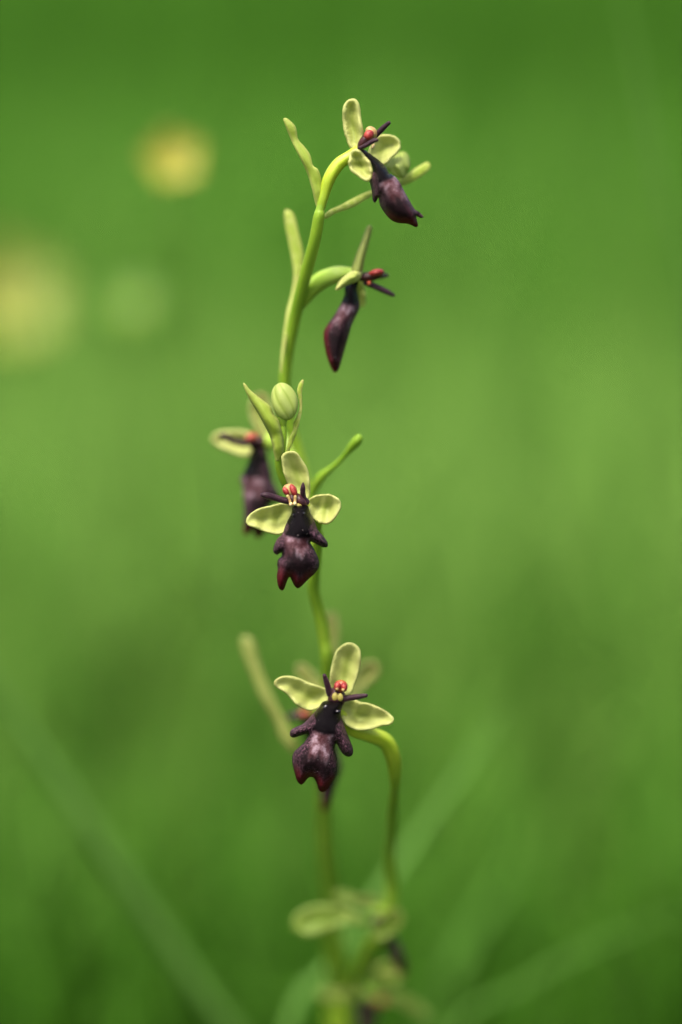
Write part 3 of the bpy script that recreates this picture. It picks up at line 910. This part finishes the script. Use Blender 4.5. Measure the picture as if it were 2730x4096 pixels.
# C1: the spread flower
fl = flower([(PC(6, 1066, 560, 16.5), .7), (PC(6, 1068, 470, 13.5), .95), (PC(6, 1055, 360, 11), 1.15), (PC(6, 1005, 260, 9), 1.2), (PC(6, 900, 215, 7), 1.15), (PC(6, 800, 180, 6), 1.15), (PC(6, 720, 90, 5.2), 1.0), (PC(6, 690, 40, 4.6), .8)], M['ovary'], ring=18, ribs=6, ribamp=.06, twist=1.5)
sheet('sepal', 8, [(1025, 190), (1090, 205), (1140, 250), (1150, 330), (1135, 450), (1105, 560), (1060, 680), (1000, 760), (900, 750), (850, 680), (845, 580), (865, 450), (885, 350), (925, 265), (980, 215)],
      M['sepal'], (950, 740), (1030, 195), 4.5, cup=1.7, slope=-1.2, thick=.3, keel=-.8)
sheet('sepal', 8, [(258, 615), (280, 580), (340, 552), (430, 545), (510, 570), (600, 610), (700, 645), (800, 680), (840, 730), (800, 800), (740, 850), (650, 880), (570, 870), (490, 820), (420, 740), (350, 680), (275, 645)],
      M['sepal'], (830, 750), (265, 610), 4.2, cup=1.7, slope=-1.0, thick=.3, wob=.28)
sheet('sepal', 8, [(960, 840), (1020, 800), (1090, 785), (1160, 820), (1250, 835), (1340, 870), (1430, 920), (1490, 970), (1500, 1000), (1460, 1035), (1380, 1040), (1290, 1075), (1200, 1092), (1110, 1085), (1030, 1050), (985, 1000), (955, 920)],
      M['sepal'], (960, 880), (1498, 985), 4.2, cup=1.7, slope=-1.0, thick=.3, wob=.28)
tube('petal', [(PC(8, 835, 720, 3), .50), (PC(8, 818, 650, 2.6), .46), (PC(8, 800, 590, 2.2), .42), (PC(8, 780, 528, 1.8), .28)], M['petal'], 12, 6)
tube('petal', [(PC(8, 985, 770, 3), .50), (PC(8, 1060, 760, 2.6), .44), (PC(8, 1130, 750, 2.2), .42), (PC(8, 1215, 738, 1.8), .30)], M['petal'], 12, 6)
ell('column', 8, 905, 760, 95, 120, 5, 3.6, 1.5, M['column'], lump=.05)
ell('anther', 8, 952, 640, 74, 66, 0, 2.9, .9, M['anther_orange'], seams=(0,), seam=.15)
ell('anther_lobe', 8, 915, 640, 36, 50, 8, 2.2, .6, M['anther'])
ell('anther_lobe', 8, 985, 648, 36, 50, -8, 2.2, .6, M['anther'])
ell('pollen_tip', 8, 892, 750, 34, 46, 8, 2.3, .3, M['throat'])
ell('pollen_tip', 8, 945, 755, 32, 44, -8, 2.3, .3, M['throat'])
ell('pollen_tip', 8, 912, 668, 20, 20, 0, 1.85, .3, M['hood'])
ell('pollen_tip', 8, 978, 676, 20, 20, 0, 1.85, .3, M['hood'])
sheet('lip', 6, [(618, 10), (680, 0), (740, 10), (728, 85), (748, 150), (768, 210), (792, 268), (805, 312), (800, 345), (775, 356), (745, 342), (722, 312), (700, 275), (692, 310), (706, 370), (706, 430), (692, 485), (662, 532), (640, 566), (612, 578), (590, 565), (576, 522), (560, 492), (540, 483), (520, 492), (500, 516), (480, 531), (455, 510), (436, 450), (422, 380), (432, 330), (465, 296), (500, 262), (523, 216), (480, 222), (436, 236), (409, 224), (413, 192), (445, 170), (490, 150), (530, 112), (565, 72), (592, 42)],
      M['lip'], (675, 20), (550, 560), 2.8, bulge=3.0, slope=-1.0, thick=.45, wob=.10, cells=44, arch=.9,
      lip=dict(gloss=.38, speculum0=.34, speculum1=.66, shift=.02, gw=.15, pw=.14, r0=.74, r1=.92, rw=.45))
ell('gland', 8, 790, 860, 36, 24, -50, .9, .5, M['gland'])
ell('gland', 8, 920, 905, 34, 22, 0, .5, .5, M['gland'])

# C2: low blurred flower
fl = flower([(PC(7, 960, 720, 48), 1.4), (PC(7, 990, 640, 47), 1.6), (PC(7, 1000, 560, 46), 1.3), (PC(7, 950, 540, 45), .9)], M['stem'], ring=14, ribs=6)
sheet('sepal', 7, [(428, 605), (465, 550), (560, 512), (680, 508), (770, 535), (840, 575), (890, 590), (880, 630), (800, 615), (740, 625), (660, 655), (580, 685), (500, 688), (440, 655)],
      M['sepal_shaded'], (880, 605), (430, 610), 42, cup=.7, slope=-1, thick=.5)
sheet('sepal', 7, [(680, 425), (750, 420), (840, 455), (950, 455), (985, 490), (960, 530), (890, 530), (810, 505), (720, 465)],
      M['sepal_shaded'], (970, 500), (685, 430), 47, cup=.6, slope=2, thick=.5)
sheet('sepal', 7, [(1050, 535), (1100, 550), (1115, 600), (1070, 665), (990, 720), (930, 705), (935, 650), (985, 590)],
      M['sepal_shaded'], (950, 690), (1090, 555), 43, cup=.7, slope=-2, thick=.5)
ell('column', 7, 965, 600, 45, 60, 30, 45, 1.4, M['column'])
sheet('lip', 7, [(990, 690), (1060, 690), (1100, 760), (1135, 850), (1140, 930), (1110, 940), (1060, 870), (1020, 790)],
      M['lip'], (1010, 700), (1130, 930), 50, bulge=2, inflate=2, cells=20, lip=dict(gloss=.3, speculum0=.3, speculum1=.5))
# C3: lowest flower, nearly lost in the grass
ctx.par = ctx.root
fl = flower([(PC(7, 800, 1040, 70), 1.2), (PC(7, 870, 1060, 69), 1.4), (PC(7, 940, 1090, 68), 1.0)], M['stem'], ring=12)
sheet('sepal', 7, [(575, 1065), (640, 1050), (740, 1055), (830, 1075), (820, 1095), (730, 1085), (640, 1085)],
      M['sepal_shaded'], (820, 1085), (580, 1068), 66, cup=1, slope=1, thick=.5)
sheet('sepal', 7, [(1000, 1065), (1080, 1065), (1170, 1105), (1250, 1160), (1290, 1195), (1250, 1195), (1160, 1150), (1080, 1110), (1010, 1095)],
      M['sepal_shaded'], (1005, 1080), (1285, 1192), 66, cup=1, slope=0, thick=.5)
sheet('sepal', 7, [(950, 920), (1020, 890), (1090, 920), (1080, 960), (1010, 965), (960, 950)],
      M['bract'], (960, 935), (1090, 935), 70, cup=1, slope=1, thick=.5)
ell('anther_lobe', 7, 985, 1105, 32, 55, 80, 67, 1.2, M['anther_orange'])
sheet('lip', 7, [(840, 1090), (930, 1090), (960, 1160), (950, 1250), (910, 1330), (870, 1330), (840, 1250), (825, 1160)],
      M['lip'], (885, 1095), (890, 1330), 68, bulge=2, inflate=2, cells=18, lip=dict(gloss=.3, speculum0=.3, speculum1=.5))
